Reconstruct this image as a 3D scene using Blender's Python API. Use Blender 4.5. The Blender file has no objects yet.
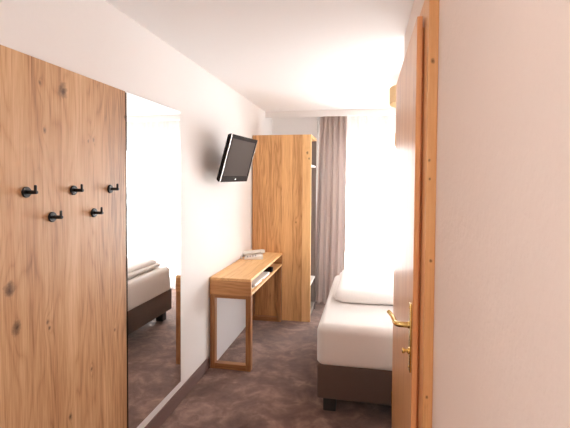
import bpy, bmesh, math, random
from mathutils import Vector, Matrix
random.seed(7)
S = bpy.context.scene
C = S.collection

# ------------------------------------------------------------------ materials
class NT:
    """small helper around a node tree"""
    def __init__(s, name):
        s.mat = bpy.data.materials.new(name); s.mat.use_nodes = True
        s.t = s.mat.node_tree; s.n = s.t.nodes; s.l = s.t.links
        s.bsdf = s.n['Principled BSDF']; s.out = s.n['Material Output']
    def node(s, typ, **kw):
        n = s.n.new(typ)
        for k, v in kw.items(): setattr(n, k, v)
        return n
    def put(s, sock, v):
        if hasattr(v, 'is_linked') or isinstance(v, bpy.types.NodeSocket): s.l.new(v, sock)
        else: sock.default_value = v
    def m(s, op, a, b=0.0, c=0.0, clamp=False):
        n = s.node('ShaderNodeMath', operation=op, use_clamp=clamp)
        s.put(n.inputs[0], a); s.put(n.inputs[1], b); s.put(n.inputs[2], c)
        return n.outputs[0]
    def comb(s, x, y, z):
        n = s.node('ShaderNodeCombineXYZ')
        for i, v in enumerate((x, y, z)): s.put(n.inputs[i], v)
        return n.outputs[0]
    def noise(s, vec, scale, detail=3.0, rough=.55, dist=0.0):
        n = s.node('ShaderNodeTexNoise')
        s.l.new(vec, n.inputs['Vector']); n.inputs['Scale'].default_value = scale
        n.inputs['Detail'].default_value = detail; n.inputs['Roughness'].default_value = rough
        n.inputs['Distortion'].default_value = dist
        return n.outputs['Fac']
    def ramp(s, fac, stops):
        n = s.node('ShaderNodeValToRGB'); s.l.new(fac, n.inputs[0])
        e = n.color_ramp.elements
        while len(e) < len(stops): e.new(.5)
        for el, (p, c) in zip(e, stops):
            el.position = p; el.color = (*c, 1) if len(c) == 3 else c
        return n.outputs[0]
    def mix(s, fac, a, b, mode='MIX'):
        n = s.node('ShaderNodeMix', data_type='RGBA', blend_type=mode)
        s.put(n.inputs[0], fac)
        for i, v in ((6, a), (7, b)):
            if isinstance(v, tuple): n.inputs[i].default_value = (*v, 1)
            else: s.l.new(v, n.inputs[i])
        return n.outputs[2]
    def bump(s, h, strength, dist=.002):
        n = s.node('ShaderNodeBump'); n.inputs['Strength'].default_value = strength
        n.inputs['Distance'].default_value = dist
        s.l.new(h, n.inputs['Height']); s.l.new(n.outputs[0], s.bsdf.inputs['Normal'])

def srgb(r, g, b):
    f = lambda c: (c/255/12.92) if c/255 <= .04045 else ((c/255+.055)/1.055)**2.4
    return (f(r), f(g), f(b))

def plain(name, col, rough=.5, metal=0.0, bump=None, spec=None, coat=0):
    t = NT(name)
    t.bsdf.inputs['Base Color'].default_value = (*col, 1)
    t.bsdf.inputs['Roughness'].default_value = rough
    t.bsdf.inputs['Metallic'].default_value = metal
    if spec is not None: t.bsdf.inputs['Specular IOR Level'].default_value = spec
    tc = t.node('ShaderNodeTexCoord').outputs['Object']
    if bump:
        sc, st, d = bump
        t.bump(t.noise(tc, sc, 4, .6), st, d)
    v = t.noise(tc, 9.0, 2)                      # very slight tonal variation
    c = t.mix(t.m('MULTIPLY', v, .12), tuple(col), tuple(x*.75 for x in col))
    t.l.new(c, t.bsdf.inputs['Base Color'])
    return t.mat

def plaster(name, col, bs=120, st=.35, d=.003):
    t = NT(name)
    tc = t.node('ShaderNodeTexCoord').outputs['Object']
    n1 = t.noise(tc, bs, 4, .6); n2 = t.noise(tc, bs*.28, 3, .5)
    h = t.m('ADD', n1, t.m('MULTIPLY', n2, 1.2))
    t.bump(h, st, d)
    c = t.mix(t.m('MULTIPLY', t.noise(tc, 1.3, 3), .10), tuple(col), tuple(x*.88 for x in col))
    t.l.new(c, t.bsdf.inputs['Base Color'])
    t.bsdf.inputs['Roughness'].default_value = .85
    t.bsdf.inputs['Specular IOR Level'].default_value = .2
    return t.mat

def wood(name, across, along, light, mid, dark, plank=.14, freq=26, knots=(), rough=.45, coat=0.0, lines=.30, warp=1.0, plankvar=.35, off=0.0, knotcol=None, fiber=.75):
    """oak / pine: growth rings cut along the grain, one offset per board, bent round the knots"""
    t = NT(name)
    sep = t.node('ShaderNodeSeparateXYZ'); t.l.new(t.node('ShaderNodeTexCoord').outputs['Object'], sep.inputs[0])
    o = dict(zip('XYZ', sep.outputs)); a, g = o[across], o[along]
    third = o[[k for k in 'XYZ' if k not in (across, along)][0]]
    idx = t.m('FLOOR', t.m('DIVIDE', t.m('ADD', a, off), plank))
    wn = t.node('ShaderNodeTexWhiteNoise', noise_dimensions='1D'); t.l.new(idx, wn.inputs['W'])
    rnd = wn.outputs['Value']
    g2 = t.m('ADD', g, t.m('MULTIPLY', rnd, 7.3))
    base = t.comb(t.m('MULTIPLY', a, 6.0), t.m('MULTIPLY', g2, .75), t.m('ADD', t.m('MULTIPLY', third, 6.0), t.m('MULTIPLY', rnd, 40)))
    big = t.noise(base, 1.0, 2, .5, .3)
    field = t.m('ADD', t.m('MULTIPLY', a, freq*1.0), t.m('MULTIPLY', big, 11.0*warp))
    kd = None
    for (ka, kg, kr) in knots:
        da = t.m('SUBTRACT', a, ka); dg = t.m('MULTIPLY', t.m('SUBTRACT', g, kg), .42)
        d = t.m('SQRT', t.m('ADD', t.m('MULTIPLY', da, da), t.m('MULTIPLY', dg, dg)))
        field = t.m('ADD', field, t.m('MULTIPLY', t.m('EXPONENT', t.m('MULTIPLY', d, -1/(kr*1.6))), 1.9))
        dg2 = t.m('MULTIPLY', t.m('SUBTRACT', g, kg), .75)
        d2 = t.m('SQRT', t.m('ADD', t.m('MULTIPLY', da, da), t.m('MULTIPLY', dg2, dg2)))
        d2 = t.m('ADD', d2, t.m('MULTIPLY', t.m('SUBTRACT', t.noise(t.comb(a, g, third), 55, 3), .5), kr*1.3))
        k = t.m('SUBTRACT', 1.0, t.m('DIVIDE', d2, kr), clamp=True)
        kd = k if kd is None else t.m('MAXIMUM', kd, k)
    tri = t.m('MULTIPLY', t.m('PINGPONG', field, .5), 2.0)
    ring = t.m('POWER', tri, 3.0)                                   # thin late-wood lines
    fib = t.noise(t.comb(t.m('MULTIPLY', a, 230.0), t.m('MULTIPLY', g2, 6.0), t.m('MULTIPLY', third, 230.0)), 1.0, 3, .65)
    soft = t.noise(t.comb(t.m('MULTIPLY', a, 17.0), t.m('MULTIPLY', g2, 1.1), t.m('MULTIPLY', third, 17.0)), 1.0, 3, .6, .4)
    patch = t.noise(t.comb(t.m('MULTIPLY', a, 60.0), t.m('MULTIPLY', g2, 3.0), t.m('MULTIPLY', third, 60.0)), 1.0, 2, .6)
    v = t.m('ADD', .62, t.m('MULTIPLY', t.m('SUBTRACT', fib, .5), fiber))
    v = t.m('ADD', v, t.m('MULTIPLY', t.m('SUBTRACT', soft, .5), .75))
    v = t.m('SUBTRACT', v, t.m('MULTIPLY', t.m('MULTIPLY', ring, patch), lines))
    v = t.m('ADD', v, t.m('MULTIPLY', t.m('SUBTRACT', rnd, .5), plankvar))
    col = t.ramp(v, [(.22, dark), (.52, mid), (.86, light)])
    if kd is not None:
        kc = knotcol or tuple(x*.30 for x in dark)
        col = t.mix(t.m('MULTIPLY', t.m('POWER', kd, .8), .95, clamp=True), col, kc)
    t.l.new(col, t.bsdf.inputs['Base Color'])
    t.bsdf.inputs['Roughness'].default_value = rough
    t.bsdf.inputs['Specular IOR Level'].default_value = .35
    t.bump(fib, .12, .001)
    t.bsdf.inputs['Coat Weight'].default_value = coat; t.bsdf.inputs['Coat Roughness'].default_value = .33
    return t.mat

def carpet():
    t = NT('carpet pile')
    tc = t.node('ShaderNodeTexCoord').outputs['Object']
    n1 = t.noise(tc, 3.2, 5, .62, .9); n2 = t.noise(tc, 11.0, 4, .6, .6); n3 = t.noise(tc, 260, 2, .6)
    v = t.m('ADD', t.m('MULTIPLY', n1, .55), t.m('ADD', t.m('MULTIPLY', n2, .35), t.m('MULTIPLY', n3, .14)))
    col = t.ramp(v, [(.36, CARPET[0]), (.52, CARPET[1]), (.68, CARPET[2])])
    t.l.new(col, t.bsdf.inputs['Base Color'])
    t.bsdf.inputs['Roughness'].default_value = .95
    t.bsdf.inputs['Specular IOR Level'].default_value = .15
    t.bsdf.inputs['Sheen Weight'].default_value = .25
    t.bump(t.m('ADD', n3, n2), .5, .004)
    return t.mat

def fabric(name, col, sc=420, st=.25, rough=.9, sheen=.2, fold=0.0):
    t = NT(name)
    tc = t.node('ShaderNodeTexCoord').outputs['Object']
    w = t.noise(tc, sc, 2, .6); lo = t.noise(tc, 5.0, 4, .55, .6)
    h = t.m('ADD', t.m('MULTIPLY', w, .25), t.m('MULTIPLY', lo, fold))
    t.bump(h, st, .004)
    c = t.mix(t.m('MULTIPLY', w, .35), tuple(col), tuple(x*.72 for x in col))
    t.l.new(c, t.bsdf.inputs['Base Color'])
    t.bsdf.inputs['Roughness'].default_value = rough
    t.bsdf.inputs['Sheen Weight'].default_value = sheen
    t.bsdf.inputs['Specular IOR Level'].default_value = .1
    return t.mat

CARPET = [srgb(80, 55, 46), srgb(116, 87, 76), srgb(164, 134, 121)]
M = {}
M['wall'] = plaster('white plaster', (.835, .812, .80), 130, .30)
M['stucco'] = plaster('rough stucco with bounce tint', (.90, .79, .72), 75, .5, .004)  # pinkish tint carries warm light bounced off the wood
M['ceiling'] = plaster('ceiling paint', (.86, .85, .85), 160, .15)
M['carpet'] = carpet()
M['skirt'] = plain('carpet skirting', srgb(128, 104, 99), .95, 0, (240, .6, .004), .1)
OAK = (srgb(221, 183, 142), srgb(193, 148, 106), srgb(134, 90, 56))
PX, PY, PZ = 0.0, 0.0, 0.0
HALL_KNOTS = [(1.498, 1.923, .030), (1.376, 1.925, .009), (1.398, 1.745, .010), (1.693, 1.736, .009), (1.655, 1.726, .007),
              (1.943, 1.88, .010), (1.228, 1.158, .026), (1.255, 1.012, .024), (1.402, .984, .010), (1.413, .955, .008),
              (1.666, .674, .010), (1.526, .528, .014), (1.845, .793, .009), (1.10, 1.60, .015), (1.0, .8, .018)]
M['panel'] = wood('rustic oak board', 'Y', 'Z', *OAK, plank=.155, knots=HALL_KNOTS, plankvar=.34, off=.06)
LOAK = (srgb(238, 194, 138), srgb(219, 168, 114), srgb(174, 122, 76))
TOAK = (srgb(242, 204, 150), srgb(228, 182, 126), srgb(192, 140, 90))
M['wardrobe'] = wood('honey oak board', 'X', 'Z', *LOAK, plank=.115, plankvar=.45,
    knots=[(.281, 1.863, .014), (.300, 1.80, .012), (.552, 1.555, .012), (.341, 1.277, .008), (.515, .482, .016), (.325, 1.70, .007), (.33, 1.62, .006), (.445, .791, .008), (.16, 1.1, .008)])
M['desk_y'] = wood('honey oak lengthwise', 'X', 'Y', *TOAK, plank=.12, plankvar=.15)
M['desk_end'] = wood('honey oak end panel half shaded', 'Z', 'X', srgb(216, 168, 116), srgb(188, 136, 88), srgb(142, 94, 56), plank=.3, plankvar=0, freq=40)  # mid tone: some shade of the backlit desk end is in the colour
SHADEOAK = (srgb(184, 134, 90), srgb(152, 103, 64), srgb(106, 68, 41))  # oak darkened to carry the shade on the backlit legs and rails
M['desk_x'] = wood('honey oak end board shaded', 'Z', 'X', *SHADEOAK, plank=.3, plankvar=.1, freq=40)
M['desk_z'] = wood('honey oak post shaded', 'X', 'Z', *SHADEOAK, plank=.2, plankvar=.1)
PINE = (srgb(232, 182, 128), srgb(214, 156, 102), srgb(182, 116, 68))
M['door'] = wood('pine veneer', 'Y', 'Z', *PINE, plank=.11, plankvar=.2, rough=.45, coat=.5)
M['dooredge'] = wood('pine door edge', 'X', 'Z', srgb(244, 188, 134), srgb(230, 164, 110), srgb(198, 130, 82), plank=.3, plankvar=0, rough=.4, lines=0, fiber=.3)
M['casing'] = wood('knotty pine casing', 'X', 'Z', srgb(240, 192, 138), srgb(226, 170, 114), srgb(192, 130, 80), plank=.4, plankvar=0, rough=.4, lines=.1, fiber=.4,
    knots=[(1.463, 1.93, .007), (1.458, 1.62, .005), (1.467, 1.30, .005), (1.462, .86, .005), (1.464, .58, .006), (1.460, 1.56, .004)])
M['black'] = plain('matt black metal', (.018, .017, .017), .42, .6)
M['blackplastic'] = plain('black plastic', (.016, .014, .013), .6, spec=.05)
M['tvframe'] = plain('dark brown gloss plastic', (.022, .013, .010), .6, spec=.03)
M['silver'] = plain('silver trim', (.72, .70, .68), .25, .8)
M['brass'] = plain('polished brass', (.80, .56, .20), .22, 1.0)
M['steel'] = plain('brushed steel', (.62, .60, .58), .35, 1.0)
M['whiteboard'] = plain('white laminate', (.80, .77, .75), .5)
M['greyboard'] = plain('pale grey laminate', (.66, .64, .65), .55)
M['taupe'] = plain('shaded taupe board', (.20, .165, .15), .6)  # dark tone stands in for the shade inside the wardrobe
M['linen'] = fabric('white bed linen', (.84, .81, .79), 500, .3, .9, .1, .5)
M['bedbase'] = fabric('dark brown upholstery', srgb(100, 84, 76), 700, .3, .9, .15)
M['bedfoot'] = plain('black bed foot', (.03, .028, .027), .5)
M['curtain'] = fabric('taupe drape', srgb(206, 188, 180), 600, .2, .9, .2)
def let_light_through(m, amount, col):
    t = m.node_tree; b = t.nodes['Principled BSDF']; out = t.nodes['Material Output']
    tl = t.nodes.new('ShaderNodeBsdfTranslucent'); tl.inputs['Color'].default_value = (*col, 1)
    mx = t.nodes.new('ShaderNodeMixShader'); mx.inputs[0].default_value = amount
    t.links.new(b.outputs[0], mx.inputs[1]); t.links.new(tl.outputs[0], mx.inputs[2]); t.links.new(mx.outputs[0], out.inputs['Surface'])
let_light_through(M['curtain'], .14, srgb(160, 152, 150))
M['phone'] = plain('cream phone plastic', (.80, .76, .70), .35)
M['phonekey'] = plain('grey phone keys', (.45, .43, .42), .5)
M['paper'] = plain('white paper', (.82, .82, .82), .7)
M['bluepaper'] = plain('pale grey print', (.55, .57, .62), .6)
M['frame'] = plain('white window paint', (.82, .82, .81), .4)

def tv_screen():
    t = NT('lcd screen off')
    t.bsdf.inputs['Base Color'].default_value = (.075, .058, .050, 1)
    t.bsdf.inputs['Roughness'].default_value = .6
    t.bsdf.inputs['Specular IOR Level'].default_value = .03
    return t.mat
M['screen'] = tv_screen()
def mirror_mat():
    t = NT('mirror silver')
    t.bsdf.inputs['Base Color'].default_value = (.93, .93, .92, 1)
    t.bsdf.inputs['Metallic'].default_value = 1; t.bsdf.inputs['Roughness'].default_value = 0.0
    return t.mat
M['mirror'] = mirror_mat()
def sheer_mat():
    t = NT('sheer voile')
    tc = t.node('ShaderNodeTexCoord').outputs['Object']
    tr = t.node('ShaderNodeBsdfTransparent'); tl = t.node('ShaderNodeBsdfTranslucent'); df = t.node('ShaderNodeBsdfDiffuse')
    for n in (tl, df): n.inputs['Color'].default_value = (.93, .92, .91, 1)
    weave = t.noise(tc, 60, 2)
    m1 = t.node('ShaderNodeMixShader'); m1.inputs[0].default_value = .35
    t.l.new(tl.outputs[0], m1.inputs[1]); t.l.new(df.outputs[0], m1.inputs[2])
    m2 = t.node('ShaderNodeMixShader'); t.l.new(t.m('ADD', .44, t.m('MULTIPLY', weave, .12)), m2.inputs[0])
    t.l.new(tr.outputs[0], m2.inputs[1]); t.l.new(m1.outputs[0], m2.inputs[2])
    t.l.new(m2.outputs[0], t.out.inputs['Surface'])
    return t.mat
M['sheer'] = sheer_mat()
def glass_mat():
    t = NT('window glass')
    tr = t.node('ShaderNodeBsdfTransparent'); gl = t.node('ShaderNodeBsdfGlossy'); gl.inputs['Roughness'].default_value = 0.02
    tr.inputs['Color'].default_value = (.97, .98, .98, 1)
    fr = t.node('ShaderNodeFresnel'); fr.inputs['IOR'].default_value = 1.45
    mx = t.node('ShaderNodeMixShader'); t.l.new(t.m('MULTIPLY', fr.outputs[0], .8), mx.inputs[0])
    t.l.new(tr.outputs[0], mx.inputs[1]); t.l.new(gl.outputs[0], mx.inputs[2]); t.l.new(mx.outputs[0], t.out.inputs['Surface'])
    return t.mat
M['glass'] = glass_mat()
def shade_mat():
    t = NT('wood veneer lampshade')
    tl = t.node('ShaderNodeBsdfTranslucent'); df = t.node('ShaderNodeBsdfDiffuse')
    tl.inputs['Color'].default_value = (.72, .58, .40, 1); df.inputs['Color'].default_value = (.72, .58, .40, 1)
    tc = t.node('ShaderNodeTexCoord').outputs['Object']
    c = t.mix(t.noise(tc, 30, 2), (.74, .61, .44), (.64, .50, .34)); t.l.new(c, df.inputs['Color'])
    mx = t.node('ShaderNodeMixShader'); mx.inputs[0].default_value = .5
    t.l.new(tl.outputs[0], mx.inputs[1]); t.l.new(df.outputs[0], mx.inputs[2]); t.l.new(mx.outputs[0], t.out.inputs['Surface'])
    return t.mat
M['shade'] = shade_mat()
def bulb_mat():
    t = NT('lit bulb')
    t.bsdf.inputs['Base Color'].default_value = (1, .9, .75, 1)
    t.bsdf.inputs['Emission Color'].default_value = (1, .78, .48, 1); t.bsdf.inputs['Emission Strength'].default_value = 5
    return t.mat
M['bulb'] = bulb_mat()
def fill_opal_mat():  # glow of the added hall fill lamp
    t = NT('fill light opal')
    t.bsdf.inputs['Base Color'].default_value = (.9, .9, .88, 1)
    t.bsdf.inputs['Emission Color'].default_value = (1, .96, .94, 1); t.bsdf.inputs['Emission Strength'].default_value = 10
    return t.mat
M['opal'] = fill_opal_mat()

# ------------------------------------------------------------------ mesh helpers
def box(bm, x0, x1, y0, y1, z0, z1, bev=0.0, seg=2):
    t = bmesh.new()
    bmesh.ops.create_cube(t, size=1)
    for v in t.verts:
        v.co = Vector((x0+(v.co.x+.5)*(x1-x0), y0+(v.co.y+.5)*(y1-y0), z0+(v.co.z+.5)*(z1-z0)))
    if bev: bmesh.ops.bevel(t, geom=t.edges[:], offset=bev, segments=seg, affect='EDGES', profile=.5)
    me = bpy.data.meshes.new('tmp'); t.to_mesh(me); t.free(); bm.from_mesh(me); bpy.data.meshes.remove(me)
    return bm
def B(*a, **k): return box(bmesh.new(), *a, **k)

def lathe(bm, prof, origin, axis, n=24, cap=True):
    """profile [(radius, distance along axis)]"""
    axis = Vector(axis).normalized(); o = Vector(origin)
    u = axis.orthogonal().normalized(); w = axis.cross(u)
    rings = []
    for r, d in prof:
        rings.append([bm.verts.new(o+axis*d+(u*math.cos(2*math.pi*i/n)+w*math.sin(2*math.pi*i/n))*max(r, 1e-5)) for i in range(n)])
    for A, Bq in zip(rings, rings[1:]):
        for i in range(n): bm.faces.new((A[i], A[(i+1) % n], Bq[(i+1) % n], Bq[i]))
    if cap: bm.faces.new(rings[0][::-1]); bm.faces.new(rings[-1])
    return bm

def tube(bm, pts, rad, n=12):
    pts = [Vector(p) for p in pts]; rads = rad if isinstance(rad, (list, tuple)) else [rad]*len(pts)
    rings = []; up = None
    for i, p in enumerate(pts):
        d = (pts[min(i+1, len(pts)-1)]-pts[max(i-1, 0)]).normalized()
        u = d.orthogonal().normalized() if up is None else (up-d*up.dot(d)).normalized()
        up = u; w = d.cross(u)
        rings.append([bm.verts.new(p+(u*math.cos(2*math.pi*k/n)+w*math.sin(2*math.pi*k/n))*rads[i]) for k in range(n)])
    for A, Bq in zip(rings, rings[1:]):
        for k in range(n): bm.faces.new((A[k], A[(k+1) % n], Bq[(k+1) % n], Bq[k]))
    bm.faces.new(rings[0][::-1]); bm.faces.new(rings[-1])
    return bm

def smooth_path(pts, k=6):
    P = [Vector(p) for p in pts]; out = []
    for i in range(len(P)-1):
        p0, p1, p2, p3 = P[max(i-1, 0)], P[i], P[i+1], P[min(i+2, len(P)-1)]
        for j in range(k):
            t = j/k
            out.append(.5*((2*p1)+(p2-p0)*t+(2*p0-5*p1+4*p2-p3)*t*t+(3*p1-p0-3*p2+p3)*t**3))
    return out+[P[-1]]

def wloc(o):
    v = Vector((0, 0, 0))
    while o is not None: v += o.location; o = o.parent
    return v

def part(name, bm, mat, parent=None, smooth=False, loc=None, angle=35):
    """bm is given in world coordinates; the object is stored relative to its parent (or to loc)"""
    base = wloc(parent) if parent is not None else Vector((0, 0, 0))
    origin = Vector(loc) if loc is not None else base
    bmesh.ops.recalc_face_normals(bm, faces=bm.faces[:])
    bmesh.ops.translate(bm, verts=bm.verts[:], vec=-origin)
    me = bpy.data.meshes.new(name); bm.to_mesh(me); bm.free()
    if smooth:
        for p in me.polygons: p.use_smooth = True
        try: me.set_sharp_from_angle(angle=math.radians(angle))
        except Exception: pass
    me.materials.append(mat)
    o = bpy.data.objects.new(name, me); C.objects.link(o)
    o.location = origin-base
    o.parent = parent
    return o

def thing(name, label, cat, loc=(0, 0, 0), group=None):
    o = bpy.data.objects.new(name, None); C.objects.link(o); o.location = loc; o.empty_display_size = .1
    o['label'] = label; o['category'] = cat
    if group: o['group'] = group
    return o
def tag(o, label, cat, group=None):
    o['label'] = label; o['category'] = cat
    if group: o['group'] = group
    return o
def struct(name, bm, mat, label=None, parent=None):
    o = part(name, bm, mat, parent)
    if parent is None: o['kind'] = 'structure'
    if label: o['label'] = label
    return o

# ------------------------------------------------------------------ dimensions (metres)
H = 1.55; ZC = 2.43
XR = 1.48                 # hall's right wall
YE = 2.60                 # where that wall ends and the room widens
XB = 3.12                 # room's right wall
YB = 5.455                # back wall
YS = -0.85                # wall behind the camera
WX0, WX1, WZ0, WZ1 = .66, 2.95, .02, 2.10   # french window opening

# ------------------------------------------------------------------ room shell
struct('floor', B(-.12, XB+.12, YS-.12, YB+.12, -.1, 0), M['carpet'], 'mottled brown and mauve carpet floor')
struct('ceiling', B(-.12, XB+.12, YS-.12, YB+.12, ZC, ZC+.1), M['ceiling'], 'white painted ceiling')
struct('wall_left', B(-.12, 0, YS-.12, YB+.12, 0, ZC), M['wall'], 'white wall carrying the oak board, mirror and television')
# right wall with the doorway
DY0, DY1, DZ = 1.455, 2.40, 2.09
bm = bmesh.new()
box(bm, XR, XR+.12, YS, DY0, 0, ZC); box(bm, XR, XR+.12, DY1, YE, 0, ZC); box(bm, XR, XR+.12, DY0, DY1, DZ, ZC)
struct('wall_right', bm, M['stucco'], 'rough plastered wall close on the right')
struct('wall_partition', B(XR+.12, XB+.12, YE-.12, YE, 0, ZC), M['wall'], 'white wall behind the bed side')
struct('wall_bedside', B(XB, XB+.12, YE, YB+.12, 0, ZC), M['wall'], 'white wall at the head of the bed')
struct('wall_front', B(0, XR+.12, YS-.12, YS, 0, ZC), M['wall'], 'white wall at the near end of the hall')
bm = bmesh.new()
box(bm, 0, WX0, YB, YB+.12, 0, ZC); box(bm, WX1, XB, YB, YB+.12, 0, ZC)
box(bm, WX0, WX1, YB, YB+.12, WZ1, ZC); box(bm, WX0, WX1, YB, YB+.12, 0, WZ0)
struct('wall_back', bm, M['wall'], 'white wall around the tall window')
# dim shower room behind the door so that the doorway is closed off
struct('wall_bathroom', B(XR+.55, XR+.60, DY0-.3, DY1+.08, 0, ZC), M['wall'])
# curtain pelmet under the ceiling
bm = bmesh.new()
box(bm, 0, XB, 5.0645, 5.0845, 2.352, ZC)
struct('trim_1', bm, M['wall'], 'white pelmet board under the ceiling in front of the curtains')
# carpet skirting along the left wall
bm = bmesh.new(); box(bm, 0, .009, YS, 3.163, 0, .097)
struct('baseboard_left', bm, M['skirt'], 'narrow mauve carpet skirting along the left wall')

# window: frame, three glazed leaves
win = bpy.data.objects.new('window_1', None); C.objects.link(win); win['kind'] = 'structure'; win.location = (WX0, YB, WZ0)
win['label'] = 'tall overexposed french window behind sheer voile'
fy0, fy1 = YB+.02, YB+.085
bm = bmesh.new()
box(bm, WX0, WX0+.05, fy0, fy1, WZ0, WZ1); box(bm, WX1-.05, WX1, fy0, fy1, WZ0, WZ1)
box(bm, WX0+.05, WX1-.05, fy0, fy1, WZ1-.05, WZ1); box(bm, WX0+.05, WX1-.05, fy0, fy1, WZ0, WZ0+.05)
part('window_frame', bm, M['frame'], win)
n = 3; w = (WX1-WX0-.1)/n
for i in range(n):
    a = WX0+.05+i*w; b = a+w
    bm = bmesh.new()
    box(bm, a+.002, a+.05, fy0-.01, fy1-.01, WZ0+.052, WZ1-.052); box(bm, b-.05, b-.002, fy0-.01, fy1-.01, WZ0+.052, WZ1-.052)
    box(bm, a+.05, b-.05, fy0-.01, fy1-.01, WZ1-.11, WZ1-.052); box(bm, a+.05, b-.05, fy0-.01, fy1-.01, WZ0+.052, WZ0+.12)
    sash = part('sash', bm, M['frame'], win)
    part('pane', B(a+.05, b-.05, fy0+.02, fy0+.026, WZ0+.12, WZ1-.11), M['glass'], sash)

# ------------------------------------------------------------------ hall: oak board, hooks, mirror
YP0, YP1, YM1 = .60, 1.950, 2.590
o = part('coat_board', B(.001, .023, YP0, YP1, .002, 2.015, bev=.0015, seg=1), M['panel'])
tag(o, 'tall rustic knotty oak board on the left wall carrying five black hooks', 'wall panel')
mr = thing('wall_mirror', 'tall frameless mirror on the wall beside the oak board reflecting the bed', 'mirror', (0, 2.29, .168))
bm = B(.0175, .0225, YP1+.018, YM1, .168, 2.015)
for v in bm.verts: v.co.x += (v.co.y-2.29)*.0105          # hangs a quarter of a degree out of true
part('mirror_glass', bm, M['mirror'], mr)
part('backing_board', B(.001, .0135, YP1+.003, YM1-.002, .170, 2.013), M['blackplastic'], mr)

def make_hook(loc, label):
    h = thing('coat_hook', label, 'coat hook', loc, 'black coat hooks on the oak board')
    x, y, z = loc
    bm = bmesh.new(); lathe(bm, [(.0195, 0), (.0205, .001), (.0205, .006), (.0190, .0085), (.007, .009)], loc, (1, 0, 0), 32)
    part('rosette', bm, M['black'], h, True)
    bm = bmesh.new(); lathe(bm, [(.0072, .0085), (.0072, .046), (.0062, .049), (.0001, .050)], loc, (1, 0, 0), 20)
    part('peg', bm, M['black'], h, True)
    bm = bmesh.new(); lathe(bm, [(.0050, .003), (.0050, .024), (.0040, .0265), (.0001, .0275)], (x+.043, y, z), (0, 0, 1), 16)
    part('prong', bm, M['black'], h, True)
    return h
for (y, z), lab in zip([(1.303, 1.504), (1.554, 1.506), (1.811, 1.507), (1.430, 1.401), (1.687, 1.399)],
    ['black metal coat hook at the left end of the upper row on the oak board',
     'black metal coat hook in the middle of the upper row of three',
     'black metal coat hook at the right end of the upper row, nearest the mirror',
     'black metal coat hook at the left of the lower row of two',
     'black metal coat hook at the right of the lower row of two']):
    make_hook((.023, y, z), lab)

# ------------------------------------------------------------------ television on a bracket
tv = thing('television', 'small dark flat television tilted down on a wall bracket above the desk', 'television', (.0, 3.34, 1.73))
ctr = Vector((.217, 3.334, 1.73)); az, el, ro = -.066, -.278, .014
nrm = Vector((math.cos(el)*math.cos(az), math.cos(el)*math.sin(az), math.sin(el)))
rt = Vector((-nrm.y, nrm.x, 0)).normalized(); upv = nrm.cross(rt)
rt, upv = rt*math.cos(ro)+upv*math.sin(ro), -rt*math.sin(ro)+upv*math.cos(ro)
TM = Matrix(((rt.x, upv.x, nrm.x, ctr.x), (rt.y, upv.y, nrm.y, ctr.y), (rt.z, upv.z, nrm.z, ctr.z), (0, 0, 0, 1)))
def tvp(name, bm, mat, parent=tv, **k):
    bm.transform(TM); return part(name, bm, mat, parent, **k)
w2, h2 = .30, .195
bm = bmesh.new()
bz = .032
box(bm, -w2+.006, w2-.006, -h2, -h2+.05, -.022, 0, .003); box(bm, -w2+.006, w2-.006, h2-bz, h2, -.022, 0, .003)
box(bm, -w2+.006, -w2+bz, -h2+.049, h2-bz+.001, -.022, 0, .003); box(bm, w2-bz, w2-.006, -h2+.049, h2-bz+.001, -.022, 0, .003)
bezel = tvp('bezel', bm, M['tvframe'])
for s in (-1, 1):
    x = s*(w2-.003)
    tvp('side_trim', B(x-.003, x+.003, -h2+.002, h2-.002, -.0075, -.0012, .001, 1), M['silver'])
scr = tvp('screen', B(-w2+bz, w2-bz, -h2+.05, h2-bz, -.012, -.004), M['screen'])
tvp('badge', B(-.014, .014, -h2+.021, -h2+.028, -.001, .0012, .0005, 1), M['silver'])
bm = bmesh.new(); vs = []
for (fx, fy0_, fy1_, d) in [(w2-.004, -h2+.003, h2-.003, -.022), (w2-.02, -h2+.012, h2-.012, -.045), (.20, -.15, .15, -.075)]:
    vs.append([bm.verts.new((x, y, d)) for x, y in ((-fx, fy0_), (fx, fy0_), (fx, fy1_), (-fx, fy1_))])
for a, b in zip(vs, vs[1:]):
    for i in range(4): bm.faces.new((a[i], a[(i+1) % 4], b[(i+1) % 4], b[i]))
bm.faces.new(vs[0][::-1]); bm.faces.new(vs[-1])
tvp('rear_housing', bm, M['blackplastic'])
back = TM @ Vector((0, 0, -.075))
part('wall_plate', B(0, .012, 3.54, 3.61, back.z-.075, back.z+.075, .003), M['black'], tv)
bm = bmesh.new(); tube(bm, [(.010, 3.575, back.z), (.05, 3.56, back.z), (.08, 3.48, back.z), tuple(back+Vector((0, .05, 0)))], .018)
part('bracket_arm', bm, M['black'], tv, True)

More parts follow.
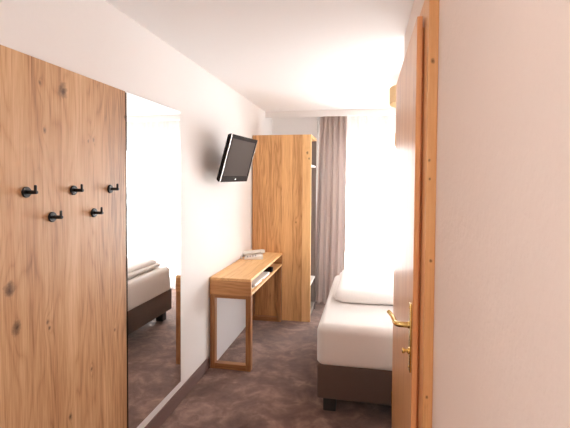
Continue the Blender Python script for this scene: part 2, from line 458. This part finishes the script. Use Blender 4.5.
# ------------------------------------------------------------------ desk
DYa, DYb, DX0, DX1, DZt = 3.165, 4.430, .009, .361, .757
desk = thing('console_desk', 'narrow honey oak desk against the left wall with an open shelf slot', 'desk', (.18, 3.8, 0))
part('desktop', B(DX0, DX1, DYa, DYb, DZt-.022, DZt, .0015, 1), M['desk_y'], desk)
part('shelf', B(DX0, DX1, DYa+.022, DYb-.022, .618, .638, .0012, 1), M['desk_y'], desk)
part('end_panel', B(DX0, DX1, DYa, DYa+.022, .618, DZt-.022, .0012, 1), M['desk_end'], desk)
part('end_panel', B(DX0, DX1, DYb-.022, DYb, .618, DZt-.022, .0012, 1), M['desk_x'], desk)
part('slot_back', B(DX0, DX0+.012, DYa+.022, DYb-.022, .638, DZt-.022), M['desk_y'], desk)
for y0 in (DYa+.002, DYb-.057):
    y1 = y0+.055
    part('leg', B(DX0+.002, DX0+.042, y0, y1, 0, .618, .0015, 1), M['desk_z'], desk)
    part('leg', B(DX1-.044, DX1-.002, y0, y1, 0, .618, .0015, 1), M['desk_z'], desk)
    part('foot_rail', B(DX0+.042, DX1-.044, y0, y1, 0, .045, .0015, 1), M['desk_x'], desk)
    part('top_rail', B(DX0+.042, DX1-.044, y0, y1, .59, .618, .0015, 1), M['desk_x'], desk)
bp = part('back_panel', B(DX0+.004, DX0+.014, DYa+.06, DYb-.06, 0, .618), M['greyboard'], desk)
bp['label'] = 'pale grey back panel between the desk legs'

# things in the desk's shelf slot
ps = thing('brochure_stack', 'pile of white brochures lying in the open slot of the desk', 'brochures', (.25, 3.5, .638))
zz = .638
for i in range(3):
    bm = B(-.10, .10, -.145, .145, 0, .009, .001, 1)
    bm.transform(Matrix.Translation((.235+.004*i, 3.46+.02*i, zz)) @ Matrix.Rotation((-.04, .05, .0)[i], 4, 'Z')); zz += .009
    part('brochure', bm, M['paper' if i != 1 else 'bluepaper'], ps)
fd = thing('guest_folder', 'pale grey guest folder in the desk slot beyond the white brochures', 'folder', (.235, 3.79, .638))
part('cover', B(.14, .345, 3.68, 3.90, .638, .6415, .001, 1), M['bluepaper'], fd)
part('pages', B(.148, .338, 3.686, 3.894, .6415, .654), M['paper'], fd)
part('cover', B(.14, .345, 3.68, 3.90, .654, .6575, .001, 1), M['paper'], fd)
bm = B(.24, .35, 3.955, 4.03, .638, .685, .012, 3)
o = part('glasses_case', bm, M['blackplastic'], None, True, loc=(.295, 3.99, .638))
tag(o, 'small black case at the far end of the desk slot', 'case')

# telephone
ph = thing('telephone', 'cream desk telephone with its handset on the far end of the desk', 'telephone', (.12, 4.20, DZt))
Rz = Matrix.Translation((.128, 4.08, DZt)) @ Matrix.Rotation(-1.30, 4, 'Z') @ Matrix.Scale(1.12, 4)
bm = bmesh.new()
prof = [(-.085, 0), (.085, 0), (.085, .026), (.06, .029), (-.07, .013), (-.085, .010)]   # y, z side profile
L, Rr = [], []
for y, z in prof:
    L.append(bm.verts.new((-.095, y, z))); Rr.append(bm.verts.new((.095, y, z)))
bm.faces.new(L); bm.faces.new(Rr[::-1])
for i in range(len(prof)):
    j = (i+1) % len(prof); bm.faces.new((L[i], L[j], Rr[j], Rr[i]))
bmesh.ops.bevel(bm, geom=bm.edges[:], offset=.004, segments=2, affect='EDGES')
bm.transform(Rz); part('phone_body', bm, M['phone'], ph, True)
bm = bmesh.new()
for i in range(3):
    for j in range(4):
        x, y = .005+i*.024, -.055+j*.024
        z = .013+(y+.07)/.13*.016
        box(bm, x-.008, x+.008, y-.007, y+.007, z-.001, z+.004, .001, 1)
bm.transform(Rz); part('keypad', bm, M['phonekey'], ph)
bm = bmesh.new()
tube(bm, smooth_path([(-.062, -.104, .030), (-.062, -.07, .036), (-.062, 0, .043), (-.062, .07, .050), (-.062, .104, .046)], 5), .0165, 14)
lathe(bm, [(.014, 0), (.025, .006), (.025, .020), (.016, .025)], (-.062, -.084, .013), (0, .1, 1), 20)
lathe(bm, [(.014, 0), (.025, .006), (.025, .020), (.016, .025)], (-.062, .082, .029), (0, -.05, 1), 20)
bm.transform(Rz); part('handset', bm, M['phone'], ph, True)
bm = bmesh.new()
pts = []
path = smooth_path([(-.062, -.096, .036), (-.055, -.115, .010), (-.01, -.118, .007), (.05, -.112, .007), (.09, -.10, .007)], 30)
for i, p in enumerate(path):
    a = i*1.3; pts.append(p+Vector((0, math.cos(a)*.005, math.sin(a)*.005)))
tube(bm, pts, .0018, 6); bm.transform(Rz)
part('coiled_cord', bm, M['phone'], ph, True)

# ------------------------------------------------------------------ open wardrobe
WYa, WYb, WXa, WXb, WZ = 4.4355, 4.94, .012, .673, 2.062
wd = thing('wardrobe', 'tall honey oak wardrobe with open shelves beside the curtain', 'wardrobe', (.35, 4.73, 0))
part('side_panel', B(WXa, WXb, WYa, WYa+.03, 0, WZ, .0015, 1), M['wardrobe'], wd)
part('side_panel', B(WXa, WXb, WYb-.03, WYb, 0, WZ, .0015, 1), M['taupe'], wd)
part('top_board', B(WXa, WXb, WYa+.03, WYb-.03, WZ-.03, WZ, .001, 1), M['wardrobe'], wd)
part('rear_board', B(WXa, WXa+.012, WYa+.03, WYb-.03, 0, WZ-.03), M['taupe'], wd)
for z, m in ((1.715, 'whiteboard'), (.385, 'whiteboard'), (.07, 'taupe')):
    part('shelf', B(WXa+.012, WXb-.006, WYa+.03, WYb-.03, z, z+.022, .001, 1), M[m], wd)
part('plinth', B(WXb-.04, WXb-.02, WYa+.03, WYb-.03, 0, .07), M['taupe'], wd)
bm = bmesh.new(); tube(bm, [(.36, WYa+.03, 1.64), (.36, WYb-.03, 1.64)], .012)
part('clothes_rail', bm, M['steel'], wd, True)

# ------------------------------------------------------------------ curtains
def drape(x0a, x1a, x0b, x1b, y, z0, z1, folds, amp, seed, thick=.0, nz=40, per=12):
    """pleated cloth hanging from (x0a..x1a) at the top to (x0b..x1b) at the hem"""
    rnd = random.Random(seed); nx = folds*per
    ph_ = [rnd.uniform(-.35, .35) for _ in range(folds+2)]; am = [rnd.uniform(.65, 1.25) for _ in range(folds+2)]
    bm = bmesh.new(); rows = []
    for k in range(nz+1):
        t = k/nz; z = z1+(z0-z1)*t; row = []
        e = t**.8
        for i in range(nx+1):
            s = i/nx; f = s*folds; j = int(f); fr = f-j
            a = am[j]*(1-fr)+am[j+1]*fr; p = ph_[j]*(1-fr)+ph_[j+1]*fr
            xx = (x0a+(x1a-x0a)*s)*(1-e)+(x0b+(x1b-x0b)*s)*e
            ang = 2*math.pi*(f+p*.6)+.5*math.sin(3*t+j)
            yy = y+amp*a*(.55+.45*t)*math.sin(ang)
            xx += amp*.35*math.sin(2*ang)*(.4+.6*t)
            row.append(bm.verts.new((xx, yy, z)))
        rows.append(row)
    for A, Bq in zip(rows, rows[1:]):
        for i in range(nx): bm.faces.new((A[i], A[i+1], Bq[i+1], Bq[i]))
    if thick:
        bmesh.ops.recalc_face_normals(bm, faces=bm.faces[:]); bmesh.ops.solidify(bm, geom=bm.faces[:], thickness=thick)
    return bm
cu = thing('curtain', 'gathered taupe full-length drape hanging beside the wardrobe', 'curtain', (.85, 5.16, 0))
part('cloth', drape(.705, 1.02, .63, 1.015, 5.165, .012, 2.395, 5, .070, 3, 0, 40, 16), M['curtain'], cu, True, angle=80)
for i in range(8):
    bm = bmesh.new(); lathe(bm, [(.006, 0), (.006, .022)], (.715+i*.042, 5.165, 2.392), (0, 0, 1), 8)
    part('curtain_glider', bm, M['whiteboard'], cu)
sh = thing('sheer_curtain', 'white sheer voile drawn across the bright window', 'curtain', (1.8, 5.33, 0))
part('voile', drape(.63, 3.08, .63, 3.08, 5.32, .015, 2.395, 30, .020, 11, 0, 14, 8), M['sheer'], sh, True, angle=80)
part('hem_tape', B(.63, 3.08, 5.316, 5.324, 2.39, 2.412), M['whiteboard'], sh)
rail = part('curtain_rail', (lambda b: (box(b, .02, XB-.02, 5.145, 5.185, 2.412, ZC), box(b, .02, XB-.02, 5.30, 5.34, 2.412, ZC))[0])(bmesh.new()), M['whiteboard'])
tag(rail, 'white double curtain rail on the ceiling behind the pelmet board', 'curtain rail')

# ------------------------------------------------------------------ bed
BX0, BX1, BY0, BY1 = .957, 3.06, 2.681, 4.23
bed = thing('bed', 'wide bed with white linen on a dark brown upholstered base', 'bed', (2.0, 3.55, 0))
part('bed_base', B(BX0, BX1, BY0, BY1, .106, .335, .012, 3), M['bedbase'], bed, True)
for x, y in ((1.037, BY0+.09), (1.037, BY1-.10), (BX1-.1, BY0+.09), (BX1-.1, BY1-.10)):
    part('bed_foot', B(x-.042, x+.042, y-.042, y+.042, 0, .106, .004, 1), M['bedfoot'], bed)

def soft_box(x0, x1, y0, y1, z0, z1, r, nx, ny, nz, noise, seed, topround=None):
    """box grid with rounded corners and slightly lumpy faces"""
    rnd = random.Random(seed); ph = [(rnd.uniform(2, 9), rnd.uniform(2, 9), rnd.uniform(2, 9), rnd.uniform(0, 6)) for _ in range(6)]
    bm = bmesh.new(); bmesh.ops.create_cube(bm, size=1)
    for v in bm.verts: v.co = Vector((x0+(v.co.x+.5)*(x1-x0), y0+(v.co.y+.5)*(y1-y0), z0+(v.co.z+.5)*(z1-z0)))
    for ax, n_ in ((0, nx), (1, ny), (2, nz)):
        lo, hi = ((x0, x1), (y0, y1), (z0, z1))[ax]
        for k in range(1, n_):
            co = Vector((0, 0, 0)); co[ax] = lo+(hi-lo)*k/n_
            no = Vector((0, 0, 0)); no[ax] = 1
            bmesh.ops.bisect_plane(bm, geom=bm.verts[:]+bm.edges[:]+bm.faces[:], plane_co=co, plane_no=no)
    for v in bm.verts:
        p = v.co.copy()
        rz = min(r, (z1-z0)/2*.98)
        c = Vector((min(max(p.x, x0+r), x1-r), min(max(p.y, y0+r), y1-r), min(max(p.z, z0+rz), z1-rz)))
        d = p-c
        q = Vector((d.x/r, d.y/r, d.z/rz))
        if q.length > 1:
            q.normalize()
        p = c+Vector((q.x*r, q.y*r, q.z*rz))
        dn = sum(math.sin(p.x*a+p.y*b_+p.z*c_+e) for a, b_, c_, e in ph)/6
        nrm_ = q.normalized() if q.length > 1e-6 else Vector((0, 0, 1))
        v.co = p+nrm_*dn*noise
    return bm
def mattress_bm(x0, x1, y0, y1, z0, z1, rv, rt, noise, seed):
    """rounded outline swept up, then in over the top edge; the underside is flat"""
    rnd = random.Random(seed); ph = [(rnd.uniform(2, 7), rnd.uniform(2, 7), rnd.uniform(2, 7), rnd.uniform(0, 6)) for _ in range(6)]
    def ring(ins, z):
        pts = []; r = max(rv-ins, .012)
        a0, a1, b0, b1 = x0+ins, x1-ins, y0+ins, y1-ins
        cs_ = [(a1-r, b0+r, -90), (a1-r, b1-r, 0), (a0+r, b1-r, 90), (a0+r, b0+r, 180)]
        for k, (cx_, cy_, st) in enumerate(cs_):
            arc = [Vector((cx_+r*math.cos(math.radians(st+q*9)), cy_+r*math.sin(math.radians(st+q*9)), z)) for q in range(11)]
            nx_, ny_, st2 = cs_[(k+1) % 4]
            nxt = Vector((nx_+r*math.cos(math.radians(st2)), ny_+r*math.sin(math.radians(st2)), z))
            pts += arc+[arc[-1].lerp(nxt, q/24) for q in range(1, 24)]
        return pts
    levels = [(.01, z0)]+[(0, z0+.012+(z1-rt-z0-.012)*k/8) for k in range(9)]
    levels += [(rt*(1-math.cos(math.radians(a))), z1-rt+rt*math.sin(math.radians(a))) for a in (12, 24, 36, 48, 60, 72, 82, 90)]
    levels += [(rt+.03*k+.01*k*k, z1) for k in range(1, 9)]
    bm = bmesh.new(); rings = []
    for ins, z in levels:
        vs_ = []
        for p in ring(ins, z):
            dn = sum(math.sin(p.x*a+p.y*b_+p.z*c_+e) for a, b_, c_, e in ph)/6*noise
            if z > z0+.02: p = p+Vector((dn*.5, dn*.5, dn if z > z1-rt else 0))
            vs_.append(bm.verts.new(p))
        rings.append(vs_)
    for A, Bq in zip(rings, rings[1:]):
        for q in range(len(A)): bm.faces.new((A[q], A[(q+1) % len(A)], Bq[(q+1) % len(A)], Bq[q]))
    bm.faces.new(rings[0][::-1]); bm.faces.new(rings[-1])
    return bm
mat_bm = mattress_bm(BX0-.006, BX1, BY0-.004, BY1-.012, .335, .600, .060, .055, .003, 5)
part('mattress', mat_bm, M['linen'], bed, True, angle=80)
dv = thing('duvet', 'white folded duvet lying on the far part of the bed', 'duvet', (1.75, 3.75, .59))
part('lower_fold', soft_box(1.010, 2.45, 3.22, 4.12, .604, .660, .05, 44, 36, 6, .006, 21), M['linen'], dv, True, angle=80)
part('upper_fold', soft_box(1.035, 2.43, 3.165, 4.10, .604, .705, .075, 48, 40, 10, .012, 33), M['linen'], dv, True, angle=80)

# ------------------------------------------------------------------ door on the right
LX0, LX1, LY0, LY1, LZ = 1.424, 1.442, 1.446, 2.415, 2.105
dr = bpy.data.objects.new('door_1', None); C.objects.link(dr); dr.location = (LX0, LY1, 0); dr['kind'] = 'structure'
dr['label'] = 'pine door standing nearly shut on the right'
lf = bmesh.new(); box(lf, LX0, LX1, LY0, LY1, .008, LZ, .002, 1); box(lf, LX1, LX1+.024, LY0+.025, LY1-.03, .008, LZ-.03)
leaf = part('door_leaf', lf, M['door'], dr)
# the leaf's narrow faces show end stock of a redder tone
leaf.data.materials.append(M['dooredge'])
for p in leaf.data.polygons:
    if abs(p.normal.y) > .6: p.material_index = 1
fb = bmesh.new()
box(fb, 1.450, XR, 1.36, 1.475, 0, 2.17, .003, 2); box(fb, 1.450, XR, 2.385, 2.50, 0, 2.17, .003, 2); box(fb, 1.450, XR, 1.475, 2.385, 2.075, 2.17, .003, 2)
box(fb, XR, XR+.12, DY0, 1.475, 0, DZ); box(fb, XR, XR+.12, 2.385, DY1, 0, DZ); box(fb, XR, XR+.12, 1.475, 2.385, 2.075, DZ)
cs = part('door_casing', fb, M['casing'], dr, loc=(0, 0, 0))
bm = B(LX0-.007, LX0, 1.458, 1.496, .888, 1.126, .003, 2)
pl = part('handle_plate', bm, M['brass'], dr, True)
bm = bmesh.new(); hz = 1.050
lathe(bm, [(.0125, 0), (.0125, .004), (.0095, .007), (.0085, .012)], (LX0-.007, 1.477, hz), (-1, 0, 0), 20)
path = smooth_path([(LX0-.010, 1.477, hz), (LX0-.036, 1.477, hz), (LX0-.048, 1.481, hz), (LX0-.054, 1.497, hz-.001), (LX0-.056, 1.53, hz), (LX0-.060, 1.565, hz), (LX0-.066, 1.588, hz+.002), (LX0-.072, 1.598, hz+.006)], 6)
tube(bm, path, [.0105-.00008*i for i in range(len(path))], 14)
part('lever', bm, M['brass'], pl, True, angle=60)
bm = bmesh.new()
lathe(bm, [(.011, 0), (.011, .004), (.006, .006), (.006, .014), (.010, .016), (.010, .022), (.006, .024)], (LX0-.007, 1.477, .958), (-1, 0, 0), 20)
part('turn_knob', bm, M['brass'], pl, True)
for z in (.902, 1.112):
    bm = bmesh.new(); lathe(bm, [(.0045, 0), (.0045, .001), (.003, .0022)], (LX0-.007, 1.477, z), (-1, 0, 0), 14)
    part('screw', bm, M['brass'], pl, True)
for z in (.29, 1.79):
    bm = bmesh.new(); lathe(bm, [(.003, -.040), (.006, -.037), (.006, .037), (.003, .040)], (LX0+.003, LY1+.010, z), (0, 0, 1), 16)
    part('hinge', bm, M['brass'], dr, True)

# ------------------------------------------------------------------ ceiling lamp
lx, ly, lr = 1.695, 3.85, .235
lp = thing('ceiling_lamp', 'round ceiling lamp with a yellow wood veneer shade beyond the door', 'ceiling lamp', (lx, ly, ZC))
bm = bmesh.new(); lathe(bm, [(.11, 0), (.11, .018), (.03, .022), (.014, .05)], (lx, ly, ZC), (0, 0, -1), 32)
part('ceiling_rose', bm, M['whiteboard'], lp, True)
bm = bmesh.new(); lathe(bm, [(lr, 0), (lr, .145), (lr-.004, .145), (lr-.004, 0), (lr, 0)], (lx, ly, ZC-.035), (0, 0, -1), 64, cap=False)
bmesh.ops.remove_doubles(bm, verts=bm.verts[:], dist=1e-6)
part('lamp_shade', bm, M['shade'], lp, True)
bm = bmesh.new()
for a in (0, 2*math.pi/3, 4*math.pi/3):
    tube(bm, [(lx+.02*math.cos(a), ly+.02*math.sin(a), ZC-.04), (lx+(lr-.002)*math.cos(a), ly+(lr-.002)*math.sin(a), ZC-.04)], .003, 8)
part('shade_spider', bm, M['steel'], lp)
bm = bmesh.new(); lathe(bm, [(.014, .045), (.016, .065), (.030, .09), (.032, .11), (.022, .132), (.001, .138)], (lx, ly, ZC), (0, 0, -1), 24)
part('bulb', bm, M['bulb'], lp, True)

# added fill lamp, unseen behind the viewpoint, to brighten the near hall walls
hl = thing('hall_fill_light', 'added round opal fill light, unseen in the hall behind the viewpoint', 'ceiling lamp', (.80, -.30, ZC))
bm = bmesh.new(); lathe(bm, [(.20, 0), (.20, .018), (.19, .022)], (.80, -.30, ZC), (0, 0, -1), 48)
part('fill_light_plate', bm, M['whiteboard'], hl, True)
bm = bmesh.new(); lathe(bm, [(.185, .022), (.18, .045), (.15, .066), (.09, .080), (.0001, .085)], (.80, -.30, ZC), (0, 0, -1), 48)
part('fill_light_cover', bm, M['opal'], hl, True)

# ------------------------------------------------------------------ light
W = bpy.data.worlds.new('daylight'); S.world = W; W.use_nodes = True
bg = W.node_tree.nodes['Background']; bg.inputs[0].default_value = (1.0, .99, .985, 1); bg.inputs[1].default_value = 9.0
la = bpy.data.lights.new('window_portal', 'AREA'); la.shape = 'RECTANGLE'; la.size = WX1-WX0; la.size_y = WZ1-WZ0
la.cycles.is_portal = True
lo = bpy.data.objects.new('window_portal', la); C.objects.link(lo); lo.location = ((WX0+WX1)/2, YB+.13, (WZ0+WZ1)/2)
lo.rotation_euler = (-math.pi/2, 0, 0)

# ------------------------------------------------------------------ camera (fitted to the photograph)
f, pi_, ya, ro_, py, cx = 409.326, .029898, .195288, .006123, 193.582, 1.26248
cam = bpy.data.cameras.new('camera'); co = bpy.data.objects.new('camera', cam); C.objects.link(co); S.camera = co
cam.sensor_fit = 'HORIZONTAL'; cam.sensor_width = 36; cam.lens = f*36/570
cam.shift_y = -(214-py)/570
fw = Vector((-math.sin(ya)*math.cos(pi_), math.cos(ya)*math.cos(pi_), -math.sin(pi_)))
rr = Vector((math.cos(ya), math.sin(ya), 0)); uu = rr.cross(fw)
r2 = rr*math.cos(ro_)+uu*math.sin(ro_); u2 = -rr*math.sin(ro_)+uu*math.cos(ro_)
co.matrix_world = Matrix(((r2.x, u2.x, -fw.x, cx), (r2.y, u2.y, -fw.y, 0), (r2.z, u2.z, -fw.z, H), (0, 0, 0, 1)))
cam.clip_start = .02
S.cycles.max_bounces = 14; S.cycles.diffuse_bounces = 10; S.cycles.transparent_max_bounces = 12; S.cycles.glossy_bounces = 6
S.cycles.sample_clamp_indirect = 10
S.cycles.caustics_reflective = True
S.view_settings.view_transform = 'Standard'; S.view_settings.look = 'None'; S.view_settings.gamma = 1
S.view_settings.exposure = 1.58
